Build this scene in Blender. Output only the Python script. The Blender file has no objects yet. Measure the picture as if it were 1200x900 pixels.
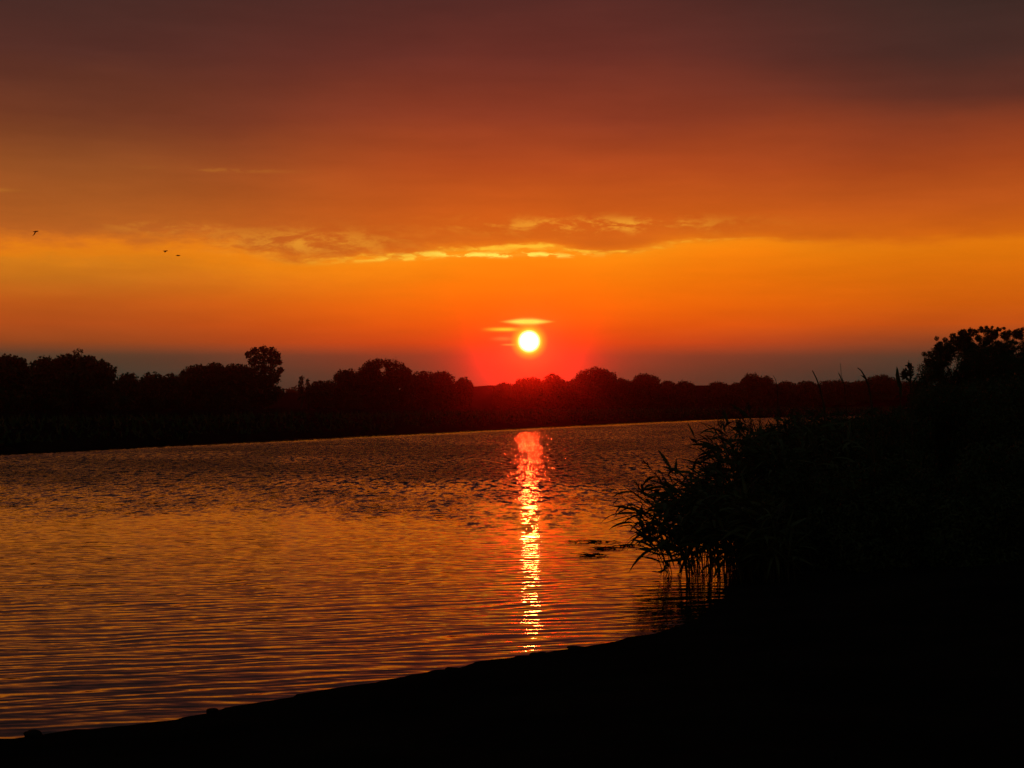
import bpy, bmesh, math, random
import numpy as np
from mathutils import Vector, Matrix

S = bpy.context.scene
COL = S.collection
random.seed(7)
RNG = np.random.default_rng(7)

# ------------------------------------------------------------------ camera
EYE = 2.2            # metres above the water
F = 1900.0           # focal length in photograph pixels (1200 wide)
HOR = 472.0          # row of the horizon
cam = bpy.data.cameras.new("camera")
cam.sensor_width = 36.0
cam.lens = 36.0 * F / 1200.0
cam.clip_end = 6000.0
cam.clip_start = 0.05
camo = bpy.data.objects.new("camera", cam)
COL.objects.link(camo)
camo.location = (0, 0, EYE)
camo.rotation_euler = (math.radians(90) + math.atan((HOR - 450) / F), 0, 0)
S.camera = camo

# ------------------------------------------------------------------ colour management
S.view_settings.view_transform = 'Standard'
S.view_settings.look = 'None'
S.view_settings.exposure = 0.0
S.view_settings.gamma = 1.0
S.view_settings.use_curve_mapping = False
S.cycles.use_denoising = True
S.cycles.max_bounces = 4
S.cycles.diffuse_bounces = 1
S.cycles.glossy_bounces = 2
S.cycles.volume_bounces = 0
S.cycles.transparent_max_bounces = 4
S.cycles.caustics_reflective = False
S.cycles.caustics_refractive = False
S.cycles.sample_clamp_indirect = 12.0

# ------------------------------------------------------------------ sun and sky
SUN_AZ = math.atan((620 - 600) / F)
SUN_EL = math.atan((HOR - 400) / F)
sun_dir = Vector((math.sin(SUN_AZ) * math.cos(SUN_EL), math.cos(SUN_AZ) * math.cos(SUN_EL), math.sin(SUN_EL)))
sl = bpy.data.lights.new("sun", 'SUN')
sl.energy = 0.075
sl.angle = math.radians(0.55)
sl.color = (1.0, 0.043, 0.0065)
slo = bpy.data.objects.new("sun", sl)
COL.objects.link(slo)
slo.rotation_euler = (-sun_dir).to_track_quat('-Z', 'Y').to_euler()
slo.location = sun_dir * 500

HAZE_DENSITY = 0.00028
HAZE_COLOR = (1.0, 0.20, 0.18)  # tinted red to imitate the lens glare round the sun


def lin(c):
    r = []
    for v in c:
        v = v / 255.0
        r.append(v / 12.92 if v <= 0.04045 else ((v + 0.055) / 1.055) ** 2.4)
    return (r[0], r[1], r[2], 1.0)


class NT:
    """small helper to write shader maths"""
    def __init__(self, tree):
        self.t = tree
        tree.nodes.clear()

    def node(self, kind, **kw):
        n = self.t.nodes.new(kind)
        for k, v in kw.items():
            setattr(n, k, v)
        return n

    def put(self, sock, v):
        if hasattr(v, 'is_output') or isinstance(v, bpy.types.NodeSocket):
            self.t.links.new(v, sock)
        elif v is not None:
            sock.default_value = v

    def m(self, op, a, b=None, c=None, clamp=False):
        n = self.node('ShaderNodeMath', operation=op)
        n.use_clamp = clamp
        self.put(n.inputs[0], a)
        if b is not None:
            self.put(n.inputs[1], b)
        if c is not None:
            self.put(n.inputs[2], c)
        return n.outputs[0]

    def add(self, a, b): return self.m('ADD', a, b)
    def sub(self, a, b): return self.m('SUBTRACT', a, b)
    def mul(self, a, b): return self.m('MULTIPLY', a, b)
    def div(self, a, b): return self.m('DIVIDE', a, b)

    def smooth(self, x, lo, hi, a=0.0, b=1.0):
        n = self.node('ShaderNodeMapRange', interpolation_type='SMOOTHSTEP')
        self.put(n.inputs[0], x)
        n.inputs[1].default_value = lo
        n.inputs[2].default_value = hi
        n.inputs[3].default_value = a
        n.inputs[4].default_value = b
        return n.outputs[0]

    def gauss(self, x, c, w):
        d = self.div(self.sub(x, c), w)
        return self.m('EXPONENT', self.mul(self.mul(d, d), -1.0))

    def vec(self, x, y, z):
        n = self.node('ShaderNodeCombineXYZ')
        for i, v in enumerate((x, y, z)):
            self.put(n.inputs[i], v)
        return n.outputs[0]

    def noise(self, v, scale=1.0, detail=3.0, rough=0.5, dist=0.0, color=False):
        n = self.node('ShaderNodeTexNoise')
        self.put(n.inputs['Vector'], v)
        n.inputs['Scale'].default_value = scale
        n.inputs['Detail'].default_value = detail
        n.inputs['Roughness'].default_value = rough
        n.inputs['Distortion'].default_value = dist
        return n.outputs['Color'] if color else n.outputs[0]

    def ramp(self, x, stops, interp='LINEAR'):
        n = self.node('ShaderNodeValToRGB')
        r = n.color_ramp
        r.interpolation = interp
        while len(r.elements) > 1:
            r.elements.remove(r.elements[-1])
        first = True
        for p, c in stops:
            if first:
                e = r.elements[0]
                e.position = p
                first = False
            else:
                e = r.elements.new(p)
            e.color = c
        self.put(n.inputs[0], x)
        return n.outputs[0]

    def mix(self, f, a, b, blend='MIX'):
        n = self.node('ShaderNodeMix', data_type='RGBA', blend_type=blend)
        n.clamp_factor = True
        self.put(n.inputs[0], f)
        self.put(n.inputs[6], a)
        self.put(n.inputs[7], b)
        return n.outputs[2]

    def sep(self, v):
        n = self.node('ShaderNodeSeparateXYZ')
        self.put(n.inputs[0], v)
        return n.outputs


def build_world():
    w = bpy.data.worlds.new("World")
    S.world = w
    w.use_nodes = True
    t = NT(w.node_tree)
    tc = t.node('ShaderNodeTexCoord')
    x, y, z = t.sep(tc.outputs['Generated'])[0:3]
    az = t.m('ARCTAN2', x, y)                       # 0 = north, where the camera looks
    el = t.m('ARCSINE', z)
    # heights in the sky are written in milli-units of 1/1900 rad: 100 = 3 degrees
    U = t.mul(az, F)
    V = t.mul(el, F)
    # slow undulation of the cloud veil
    nv = t.noise(t.vec(t.mul(az, 5.0), t.mul(el, 16.0), 0.3), 1.0, 4.0, 0.55)
    nb = t.noise(t.vec(t.mul(az, 14.0), t.mul(el, 60.0), 4.7), 1.0, 5.0, 0.55)
    # lower edge of the cloud deck along the azimuth
    eN = t.node('ShaderNodeFloatCurve')
    cv = eN.mapping.curves[0]
    pts = [(-900, 178), (-600, 178), (-500, 181), (-400, 183), (-330, 178), (-270, 166), (-200, 165), (-140, 168),
           (-90, 174), (-40, 178), (0, 181), (50, 182), (95, 177), (130, 177), (180, 184), (250, 189), (350, 186), (450, 185),
           (600, 188), (900, 188)]
    def nx(u): return (u + 1000) / 2000.0
    def ny(v): return (v - 140) / 100.0
    cv.points[0].location = (nx(pts[0][0]), ny(pts[0][1]))
    cv.points[1].location = (nx(pts[-1][0]), ny(pts[-1][1]))
    for p in pts[1:-1]:
        cv.points.new(nx(p[0]), ny(p[1]))
    eN.mapping.update()
    t.put(eN.inputs['Value'], t.m('DIVIDE', t.add(U, 1000.0), 2000.0, clamp=True))
    edge = t.add(t.mul(eN.outputs[0], 100.0), 140.0)
    off = t.sub(edge, 180.0)
    near = t.gauss(V, 180.0, 45.0)
    nb2 = t.noise(t.vec(t.mul(az, 40.0), t.mul(el, 130.0), 2.2), 1.0, 5.0, 0.6)
    wob = t.add(t.mul(t.sub(nb, 0.5), 22.0), t.mul(t.mul(t.sub(nb2, 0.5), 34.0), t.smooth(U, -250.0, 0.0, 1.0, 0.25)))
    V2 = t.sub(V, t.mul(near, t.add(off, wob)))
    V2 = t.add(V2, t.mul(t.mul(t.sub(nv, 0.5), 60.0), t.smooth(V, 150.0, 320.0)))
    P = t.m('DIVIDE', V2, 1000.0, clamp=True)
    def st(rows):
        return [(max(0.0, min(1.0, r / 1000.0)), lin(c)) for r, c in rows]
    left = st([(0, (44, 53, 46)), (30, (56, 64, 52)), (54, (76, 67, 48)), (70, (150, 74, 32)), (90, (180, 82, 28)), (115, (190, 92, 26)),
               (140, (200, 114, 28)), (158, (214, 126, 26)), (170, (228, 128, 20)), (178, (218, 118, 26)), (192, (184, 98, 34)), (215, (172, 92, 34)), (270, (148, 80, 36)),
               (330, (112, 58, 36)), (400, (84, 46, 38)), (480, (66, 42, 38)), (620, (46, 36, 36)), (1000, (26, 24, 28))])
    mid = st([(0, (88, 60, 42)), (30, (98, 64, 44)), (54, (132, 64, 38)), (70, (212, 74, 22)), (90, (236, 92, 14)), (112, (246, 108, 10)),
              (140, (250, 124, 10)), (165, (254, 138, 14)), (177, (255, 146, 18)), (182, (226, 116, 20)), (190, (212, 104, 24)), (215, (206, 94, 24)), (270, (180, 76, 30)),
              (330, (142, 60, 36)), (400, (106, 48, 38)), (480, (80, 42, 38)), (620, (50, 36, 36)), (1000, (26, 24, 28))])
    right = st([(0, (36, 49, 45)), (30, (48, 60, 50)), (52, (68, 64, 48)), (74, (146, 72, 34)), (90, (196, 84, 22)), (112, (206, 94, 14)),
                (140, (214, 106, 12)), (165, (224, 118, 12)), (173, (226, 120, 14)), (186, (206, 100, 18)), (204, (196, 92, 22)), (225, (188, 86, 26)), (270, (166, 72, 28)),
                (308, (142, 62, 32)), (352, (94, 48, 36)), (400, (72, 44, 38)), (480, (56, 40, 36)), (620, (42, 34, 34)), (1000, (24, 22, 26))])
    cl, cm, cr = t.ramp(P, left), t.ramp(P, mid), t.ramp(P, right)
    fl = t.smooth(U, -520.0, 0.0, 1.0, 0.0)
    fr = t.smooth(U, 60.0, 540.0, 0.0, 1.0)
    c = t.mix(fl, cm, cl)
    c = t.mix(fr, c, cr)
    # faint mottling of the veil
    nl = t.noise(t.vec(t.mul(az, 7.0), t.mul(el, 70.0), 6.1), 1.0, 5.0, 0.6)
    mott = t.add(t.add(0.76, t.mul(nb, 0.24)), t.mul(nl, 0.24))
    mott2 = t.vec(mott, mott, mott)
    c = t.mix(1.0, c, mott2, 'MULTIPLY')
    # lit cloud puffs and bright rims under the deck
    pn = t.noise(t.vec(t.mul(az, 38.0), t.mul(el, 112.0), 1.9), 1.0, 7.0, 0.68, 0.3)
    pn2 = t.noise(t.vec(t.mul(az, 85.0), t.mul(el, 280.0), 8.2), 1.0, 4.0, 0.6, 0.3)
    pth = t.smooth(pn, 0.47, 0.66)
    puffs_r = t.mul(t.mul(t.gauss(V, 207.0, 9.0), t.gauss(U, 95.0, 130.0)), pth)
    puffs_l = t.mul(t.mul(t.gauss(V, 185.0, 15.0), t.gauss(U, -235.0, 105.0)), t.smooth(pn, 0.40, 0.62))
    wisp = t.mul(t.mul(t.gauss(V, 267.0, 2.2), t.gauss(U, -335.0, 60.0)), t.smooth(pn, 0.42, 0.6))
    wisp2 = t.mul(t.mul(t.gauss(V, 237.0, 2.2), t.gauss(U, -615.0, 34.0)), 0.8)
    wisp3 = t.mul(t.mul(t.gauss(V, 200.0, 6.0), t.gauss(U, -400.0, 55.0)), pth)
    warm = t.add(t.add(t.mul(puffs_r, 0.75), t.mul(puffs_l, 0.50)), t.add(t.mul(wisp, 0.14), t.add(t.mul(wisp2, 0.35), t.mul(wisp3, 0.3))))
    c = t.mix(warm, c, (1.0, 0.45, 0.035, 1))
    rimV = t.sub(V2, 180.0)
    rn = t.smooth(pn2, 0.40, 0.62)
    rim = t.mul(t.mul(t.gauss(rimV, 0.0, 2.6), t.gauss(U, 0.0, 190.0)), t.add(0.35, rn))
    rim2 = t.mul(t.mul(t.gauss(t.sub(V, t.mul(t.sub(pn, 0.5), 10.0)), 173.0, 2.3), t.gauss(U, -15.0, 75.0)), t.smooth(pn2, 0.44, 0.53, 0.1, 1.7))
    rim3 = t.mul(t.mul(t.gauss(t.sub(V, t.mul(t.sub(pn, 0.5), 8.0)), t.add(t.mul(t.add(U, 60.0), 0.07), 173.0), 2.2), t.gauss(U, -115.0, 75.0)), t.smooth(pn2, 0.40, 0.56, 0.1, 0.9))
    c = t.mix(t.m('MINIMUM', t.mul(rim, 0.75), 0.9), c, (1.0, 0.56, 0.035, 1))
    c = t.mix(rim3, c, (1.0, 0.62, 0.05, 1))
    c = t.mix(rim2, c, (1.0, 0.82, 0.10, 1))
    # red aureole low round the sun
    su, sv = (620 - 600), (HOR - 400)
    dU, dV = t.sub(U, su), t.sub(V, sv)
    r2 = t.add(t.mul(dU, dU), t.mul(dV, dV))
    r = t.m('SQRT', r2)
    dVl = t.sub(V, sv - 30.0)
    dUl = t.mul(dU, 0.95)
    rl = t.add(t.mul(dUl, dUl), t.mul(dVl, dVl))
    aure = t.mul(t.m('EXPONENT', t.div(rl, -52.0 ** 2)), t.smooth(V, 60.0, 100.0, 0.80, 0.15))
    c = t.mix(aure, c, (0.93, 0.036, 0.016, 1))
    # thin lit streaks in front of the sun
    lens = t.smooth(t.m('ABSOLUTE', t.sub(U, 18.0)), 4.0, 36.0, 1.0, 0.0)
    s1 = t.m('MULTIPLY', t.gauss(t.div(t.sub(V, HOR - 377), t.add(0.35, t.mul(lens, 0.9))), 0.0, 2.4), t.mul(lens, 1.25), clamp=True)
    s2 = t.mul(t.gauss(V, HOR - 386, 2.0), t.mul(t.smooth(U, -40.0, -8.0), t.smooth(U, -5.0, 14.0, 1.0, 0.0)))
    s3 = t.mul(t.gauss(V, HOR - 397, 2.2), t.mul(t.smooth(U, -30.0, -10.0), t.smooth(U, -8.0, 6.0, 1.0, 0.0)))
    s4 = t.mul(t.gauss(V, HOR - 404, 1.0), t.mul(t.smooth(U, -16.0, -4.0), t.smooth(U, 0.0, 12.0, 1.0, 0.0)))
    c = t.mix(t.mul(s3, 0.45), c, (1.0, 0.28, 0.05, 1))
    c = t.mix(t.mul(s4, 0.6), c, (1.0, 0.40, 0.06, 1))
    c = t.mix(t.mul(s2, 0.9), c, (1.0, 0.68, 0.03, 1))
    c = t.mix(s1, c, (1.0, 0.86, 0.10, 1))
    # the disc behind thin cloud: yellow fringe, white core
    c = t.mix(t.smooth(r, 11.0, 24.0, 0.85, 0.0), c, (1.0, 0.50, 0.02, 1))
    c = t.mix(t.smooth(r, 9.5, 17.0, 1.0, 0.0), c, (1.5, 1.0, 0.04, 1))
    c = t.mix(t.smooth(r, 7.0, 14.0, 1.0, 0.0), c, (6.0, 4.6, 2.2, 1))
    # the dusk sky away from the sunset and overhead
    sky = t.node('ShaderNodeTexSky', sky_type='NISHITA')
    sky.sun_disc = False
    sky.sun_elevation = SUN_EL
    sky.sun_rotation = SUN_AZ
    sky.air_density = 1.6
    sky.dust_density = 3.0
    dusk = t.mix(1.0, sky.outputs[0], (0.05, 0.05, 0.05, 1), 'MULTIPLY')
    side = t.smooth(t.m('ABSOLUTE', az), 0.45, 1.5)
    up = t.smooth(el, 0.42, 1.0)
    c = t.mix(t.m('MAXIMUM', side, up), c, dusk)
    c = t.mix(t.smooth(el, -0.03, -0.005, 1.0, 0.0), c, (0.004, 0.003, 0.003, 1))
    # the ramps are photographed values, the Background works at a tenth of them
    sc = t.mix(1.0, c, (10, 10, 10, 1), 'MULTIPLY')
    bg = t.node('ShaderNodeBackground')
    t.put(bg.inputs[0], sc)
    bg.inputs[1].default_value = 0.1
    out = t.node('ShaderNodeOutputWorld')
    t.put(out.inputs[0], bg.outputs[0])
    w.cycles.sampling_method = 'MANUAL'
    w.cycles.sample_map_resolution = 2048


build_world()

# ------------------------------------------------------------------ helpers
def px(x, y, Y):
    """the point seen at photograph pixel x, y when it stands Y metres out"""
    return ((x - 600.0) / F * Y, Y, EYE + (HOR - y) / F * Y)


def tag(o, label=None, cat=None, group=None, kind=None):
    if label: o['label'] = label
    if cat: o['category'] = cat
    if group: o['group'] = group
    if kind: o['kind'] = kind
    return o


def empty(name, loc):
    o = bpy.data.objects.new(name, None)
    o.empty_display_size = 0.3
    COL.objects.link(o)
    o.location = loc
    return o


def mesh_np(name, verts, loops, counts, mat, parent=None, loc=None, smooth=False):
    verts = np.asarray(verts, dtype=np.float32)
    loops = np.asarray(loops, dtype=np.int32).ravel()
    counts = np.asarray(counts, dtype=np.int32)
    me = bpy.data.meshes.new(name)
    me.vertices.add(len(verts))
    me.vertices.foreach_set('co', verts.ravel())
    me.loops.add(len(loops))
    me.loops.foreach_set('vertex_index', loops)
    me.polygons.add(len(counts))
    starts = np.zeros(len(counts), dtype=np.int32)
    starts[1:] = np.cumsum(counts)[:-1]
    me.polygons.foreach_set('loop_start', starts)
    me.polygons.foreach_set('loop_total', counts)
    me.update(calc_edges=True)
    me.validate()
    if smooth:
        me.polygons.foreach_set('use_smooth', np.ones(len(counts), dtype=bool))
    me.materials.append(mat)
    o = bpy.data.objects.new(name, me)
    COL.objects.link(o)
    if parent is not None:
        o.parent = parent
    if loc is not None:
        o.location = loc
    return o


class Geo:
    def __init__(self):
        self.v, self.f = [], []

    def tube(self, pts, rads, n=6, cap=True):
        b = len(self.v)
        pts = [Vector(p) for p in pts]
        for i, p in enumerate(pts):
            d = (pts[min(i + 1, len(pts) - 1)] - pts[max(i - 1, 0)])
            d = d.normalized() if d.length > 1e-9 else Vector((0, 0, 1))
            a = d.cross(Vector((0.3, 1, 0.1)))
            if a.length < 1e-3:
                a = d.cross(Vector((1, 0, 0)))
            a.normalize()
            c = d.cross(a)
            for k in range(n):
                th = 2 * math.pi * k / n
                self.v.append(p + (a * math.cos(th) + c * math.sin(th)) * rads[i])
        for i in range(len(pts) - 1):
            for k in range(n):
                k2 = (k + 1) % n
                self.f.append((b + i * n + k, b + i * n + k2, b + (i + 1) * n + k2, b + (i + 1) * n + k))
        if cap:
            self.f.append(tuple(b + k for k in reversed(range(n))))
            self.f.append(tuple(b + (len(pts) - 1) * n + k for k in range(n)))

    def blade(self, pts, wid, side):
        """a leaf blade folded along its midrib"""
        b = len(self.v)
        n = len(pts)
        for i, p in enumerate(pts):
            p = Vector(p)
            w = wid[i]
            s = Vector(side)
            d = Vector(pts[min(i + 1, n - 1)]) - Vector(pts[max(i - 1, 0)])
            up = s.cross(d)
            if up.length > 1e-9:
                up.normalize()
            self.v += [p - s * w + up * w * 0.35, p, p + s * w + up * w * 0.35]
        for i in range(n - 1):
            a, c = b + 3 * i, b + 3 * (i + 1)
            self.f.append((a, a + 1, c + 1, c))
            self.f.append((a + 1, a + 2, c + 2, c + 1))

    def build(self, name, mat, parent=None, loc=None, smooth=False):
        v = np.array([tuple(p) for p in self.v], dtype=np.float32)
        cnt = [len(f) for f in self.f]
        lp = [i for f in self.f for i in f]
        return mesh_np(name, v, lp, cnt, mat, parent, loc, smooth)


# ------------------------------------------------------------------ materials
def mat_simple(name, c1, c2, scale, rough=0.8, bump=0.0, bscale=20.0, spec=0.08):
    m = bpy.data.materials.new(name)
    m.use_nodes = True
    t = NT(m.node_tree)
    g = t.node('ShaderNodeTexCoord')
    n = t.noise(g.outputs['Object'], scale, 4.0, 0.6)
    c = t.mix(t.smooth(n, 0.3, 0.7), c1 + (1,), c2 + (1,))
    b = t.node('ShaderNodeBsdfPrincipled')
    t.put(b.inputs['Base Color'], c)
    b.inputs['Roughness'].default_value = rough
    b.inputs['Specular IOR Level'].default_value = spec
    if bump:
        bn = t.node('ShaderNodeBump')
        bn.inputs['Strength'].default_value = 1.0
        bn.inputs['Distance'].default_value = bump
        t.put(bn.inputs['Height'], t.noise(g.outputs['Object'], bscale, 5.0, 0.65))
        t.put(b.inputs['Normal'], bn.outputs[0])
    o = t.node('ShaderNodeOutputMaterial')
    t.put(o.inputs[0], b.outputs[0])
    return m


M_leaf = mat_simple('tree_leaves', (0.04, 0.055, 0.018), (0.06, 0.08, 0.03), 0.8, 0.6)
M_leaf2 = mat_simple('willow_leaves', (0.045, 0.065, 0.025), (0.075, 0.095, 0.04), 1.2, 0.55)
M_bark = mat_simple('bark', (0.05, 0.038, 0.028), (0.10, 0.08, 0.06), 3.0, 0.9, 0.02, 12.0)
M_reed = mat_simple('reed_leaves', (0.05, 0.07, 0.025), (0.09, 0.10, 0.04), 2.0, 0.55)
M_straw = mat_simple('reed_stem', (0.045, 0.04, 0.022), (0.07, 0.06, 0.035), 4.0, 0.7)
M_plume = mat_simple('reed_plume', (0.07, 0.05, 0.04), (0.11, 0.085, 0.06), 6.0, 0.9)
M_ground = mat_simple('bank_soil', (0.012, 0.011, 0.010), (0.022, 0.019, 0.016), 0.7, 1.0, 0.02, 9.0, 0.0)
M_stone = mat_simple('clod', (0.015, 0.013, 0.012), (0.025, 0.022, 0.019), 5.0, 0.95, 0.01, 25.0, 0.1)
M_bird = mat_simple('bird_feathers', (0.025, 0.022, 0.02), (0.05, 0.045, 0.04), 10.0, 0.8)
M_weed = mat_simple('water_weed', (0.03, 0.04, 0.015), (0.05, 0.06, 0.025), 6.0, 0.7)


def water_material():
    m = bpy.data.materials.new('river_water')
    m.use_nodes = True
    t = NT(m.node_tree)
    g = t.node('ShaderNodeNewGeometry')
    X, Y, Z = t.sep(g.outputs['Position'])[0:3]
    # distance from the far shore, for the smooth strip under the bank
    fs = t.div(t.sub(t.add(72.0, t.mul(t.add(X, 22.7), 2.94)), Y), 3.1)
    big = t.noise(t.vec(t.mul(X, 0.10), t.mul(Y, 0.05), 0.0), 1.0, 3.0, 0.6)
    big2 = t.noise(t.vec(t.mul(X, 0.55), t.mul(Y, 0.16), 3.1), 1.0, 3.0, 0.6)
    wind = t.smooth(t.add(Y, t.mul(t.sub(big2, 0.5), 26.0)), 24.0, 60.0)
    calm_far = t.smooth(t.add(fs, t.mul(t.sub(big, 0.5), 3.0)), 1.5, 7.0)
    wind = t.mul(wind, calm_far)
    gust = t.noise(t.vec(t.mul(X, 0.22), t.mul(Y, 0.10), 7.7), 1.0, 3.0, 0.6)
    amp_far = t.smooth(gust, 0.30, 0.70, 0.35, 1.5)
    # fine wind ripples: independent slopes across and along the view
    na = t.noise(t.vec(t.mul(X, 4.5), t.mul(Y, 8.0), 0.0), 1.0, 3.0, 0.6, 0.0, True)
    a = t.sep(na)
    nc = t.noise(t.vec(t.mul(X, 3.4), t.mul(Y, 14.0), 5.0), 1.0, 4.0, 0.55, 0.3, True)
    cc = t.sep(nc)
    # long ripples running in to the beach
    th = math.radians(17)
    q = t.sub(t.mul(Y, math.cos(th)), t.mul(X, math.sin(th)))
    warp = t.noise(t.vec(t.mul(X, 0.45), t.mul(Y, 0.8), 9.0), 1.0, 2.0, 0.5)
    ph = t.add(t.mul(q, 2 * math.pi / 0.29), t.mul(warp, 22.0))
    env = t.noise(t.vec(t.mul(X, 0.8), t.mul(Y, 1.6), 13.0), 1.0, 2.0, 0.5)
    peaky = t.sub(0.353, t.m('EXPONENT', t.mul(t.sub(t.m('SINE', ph), 1.0), 1.6)))
    long_ = t.mul(t.mul(peaky, 1.7), t.smooth(env, 0.32, 0.66, 0.018, 0.050))
    ph2 = t.add(t.mul(q, 2 * math.pi / 0.13), t.mul(warp, 34.0))
    long2 = t.mul(t.m('SINE', ph2), t.smooth(env, 0.35, 0.65, 0.028, 0.004))
    longs = t.mul(t.add(long_, long2), t.smooth(Y, 18.0, 34.0, 1.0, 0.15))
    nd = t.noise(t.vec(t.mul(X, 2.1), t.mul(Y, 1.5), 21.0), 1.0, 5.0, 0.65)
    sy_w = t.mul(t.add(t.mul(t.sub(a[1], 0.5), WIND_SLOPE * 0.8), t.mul(t.sub(nd, 0.47), WIND_SLOPE * 0.45)), amp_far)
    dash = t.noise(t.vec(t.mul(X, 4.6), t.mul(Y, 0.95), 31.0), 1.0, 4.0, 0.65)
    sy_w = t.add(sy_w, t.smooth(dash, 0.42, 0.64, -0.02, 0.34))
    sx_w = t.mul(t.mul(t.sub(a[0], 0.5), WIND_SLOPE * 0.38), amp_far)
    sy_c = t.m('MAXIMUM', t.add(t.mul(t.sub(cc[1], 0.5), CALM_SLOPE), longs), t.smooth(Y, 12.5, 30.0, -0.078, -0.028))
    sx_c = t.add(t.mul(t.sub(cc[0], 0.5), CALM_SLOPE * 0.45), t.mul(longs, -0.25))
    sy = t.add(t.mul(sy_w, wind), t.mul(sy_c, t.sub(1.0, t.mul(wind, 0.7))))
    sy = t.add(sy, t.smooth(Y, 10.0, 24.0, 0.014, 0.004))
    lim = t.add(t.smooth(Y, 12.5, 30.0, -0.078, -0.028), t.smooth(Y, 36.0, 110.0, 0.0, -1.0))
    sy = t.m('MAXIMUM', sy, lim)
    sx = t.add(t.mul(sx_w, wind), t.mul(sx_c, t.sub(1.0, t.mul(wind, 0.7))))
    nn = t.node('ShaderNodeVectorMath', operation='NORMALIZE')
    t.put(nn.inputs[0], t.vec(t.mul(sx, -1.0), t.mul(sy, -1.0), 1.0))
    b = t.node('ShaderNodeBsdfPrincipled')
    b.inputs['Base Color'].default_value = (0.012, 0.012, 0.008, 1)
    b.inputs['Roughness'].default_value = 0.02
    b.inputs['IOR'].default_value = 1.333
    t.put(b.inputs['Normal'], nn.outputs[0])
    o = t.node('ShaderNodeOutputMaterial')
    t.put(o.inputs[0], b.outputs[0])
    return m


WIND_SLOPE = 2.5
CALM_SLOPE = 0.22
M_water = water_material()

# ------------------------------------------------------------------ terrain
NEAR = np.array([(-60, -45), (-30, -13), (-14, 1.2), (-7.5, 6.8), (-3.36, 10.6), (-1.87, 11.84), (-0.70, 13.27), (0.15, 14.27), (1.29, 15.3), (1.9, 16.6),
                 (2.35, 18.6), (2.9, 21.0), (3.5, 24.5), (5.0, 32), (7.5, 45), (13, 75), (22, 120), (36, 170), (60, 220), (110, 262), (220, 300), (900, 420)], float)
FAR = np.array([(-700, -160), (-160, -40), (-90, 0), (-60, 26), (-40, 48), (-30, 62), (-22.7, 72), (-18.3, 87), (-11.6, 109), (-5, 128), (1.6, 148), (8, 167),
                (14.7, 187), (29.7, 226), (58, 272), (101, 318), (220, 372), (900, 500)], float)


def polyline_sd(P, line):
    """signed distance, positive to the right of the line's direction of travel"""
    best = np.full(len(P), 1e9)
    sgn = np.zeros(len(P))
    for a, b in zip(line[:-1], line[1:]):
        ab = b - a
        tt = np.clip(((P - a) @ ab) / (ab @ ab), 0, 1)
        d = P - (a + tt[:, None] * ab)
        dist = np.hypot(d[:, 0], d[:, 1])
        cr = ab[0] * (P[:, 1] - a[1]) - ab[1] * (P[:, 0] - a[0])
        u = dist < best
        best[u] = dist[u]
        sgn[u] = np.where(cr[u] < 0, 1.0, -1.0)
    return best * sgn


def fbm(x, y, scale, seed, octv=4):
    r = np.random.default_rng(seed)
    out = np.zeros_like(x)
    a = 1.0
    for o in range(octv):
        for k in range(5):
            th = r.uniform(0, 2 * math.pi)
            f = 2 ** o / scale * r.uniform(0.7, 1.4)
            out += a * np.sin(2 * math.pi * f * (x * math.cos(th) + y * math.sin(th)) + r.uniform(0, 6.28)) / 5
        a *= 0.5
    return out


def height(x, y):
    x = np.atleast_1d(np.asarray(x, float))
    y = np.atleast_1d(np.asarray(y, float))
    P = np.stack([x, y], 1)
    dn = polyline_sd(P, NEAR)             # >0 on the near land
    df = -polyline_sd(P, FAR)             # >0 on the far land
    dn = dn + 0.14 * fbm(x, y, 1.6, 3) + 0.06 * fbm(x, y, 0.40, 5, 2)
    hn = np.where(dn > 0, np.minimum(0.075 * dn, 0.55 + 0.018 * dn), 0.25 * dn)
    hn = np.minimum(hn, 1.3) + np.clip(dn, 0, 1) * (0.02 * fbm(x, y, 0.7, 6) + 0.03 * fbm(x, y, 2.5, 8))
    df2 = df + 0.5 * fbm(x, y, 9.0, 11)
    hf = np.where(df2 > 0, 1.25 * (1 - np.exp(-df2 / 1.6)) + 0.10 * fbm(x, y, 30, 12) * np.clip(df2 / 8, 0, 1), 0.3 * df2)
    # the dike behind the far meadow
    crest = 4.4 + 1.5 * np.clip((x + 25) / 20, 0, 1)
    dike = crest * np.exp(-((y - 352) / 16.0) ** 4)
    hf = np.where(df2 > 0, np.maximum(hf, dike + 0.05), hf)
    return np.maximum(np.maximum(hn, hf), -1.2)


def hz(x, y):
    return float(height(x, y)[0])


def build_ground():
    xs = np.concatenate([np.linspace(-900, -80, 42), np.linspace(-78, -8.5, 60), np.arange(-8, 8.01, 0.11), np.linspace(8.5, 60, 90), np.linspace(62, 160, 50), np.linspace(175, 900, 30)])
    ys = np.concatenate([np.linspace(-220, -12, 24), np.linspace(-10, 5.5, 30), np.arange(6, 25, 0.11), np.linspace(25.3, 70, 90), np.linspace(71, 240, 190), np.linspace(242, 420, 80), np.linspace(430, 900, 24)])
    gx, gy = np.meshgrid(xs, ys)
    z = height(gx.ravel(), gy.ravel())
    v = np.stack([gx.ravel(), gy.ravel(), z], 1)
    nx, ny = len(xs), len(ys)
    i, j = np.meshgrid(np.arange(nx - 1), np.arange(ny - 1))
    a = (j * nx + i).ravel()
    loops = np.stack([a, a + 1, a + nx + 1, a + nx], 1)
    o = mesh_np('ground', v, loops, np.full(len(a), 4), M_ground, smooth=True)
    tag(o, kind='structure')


build_ground()


def build_water():
    v = [(-900, -220, 0), (900, -220, 0), (900, 520, 0), (-900, 520, 0)]
    o = mesh_np('water', v, [0, 1, 2, 3], [4], M_water)
    tag(o, kind='structure')


build_water()


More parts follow.
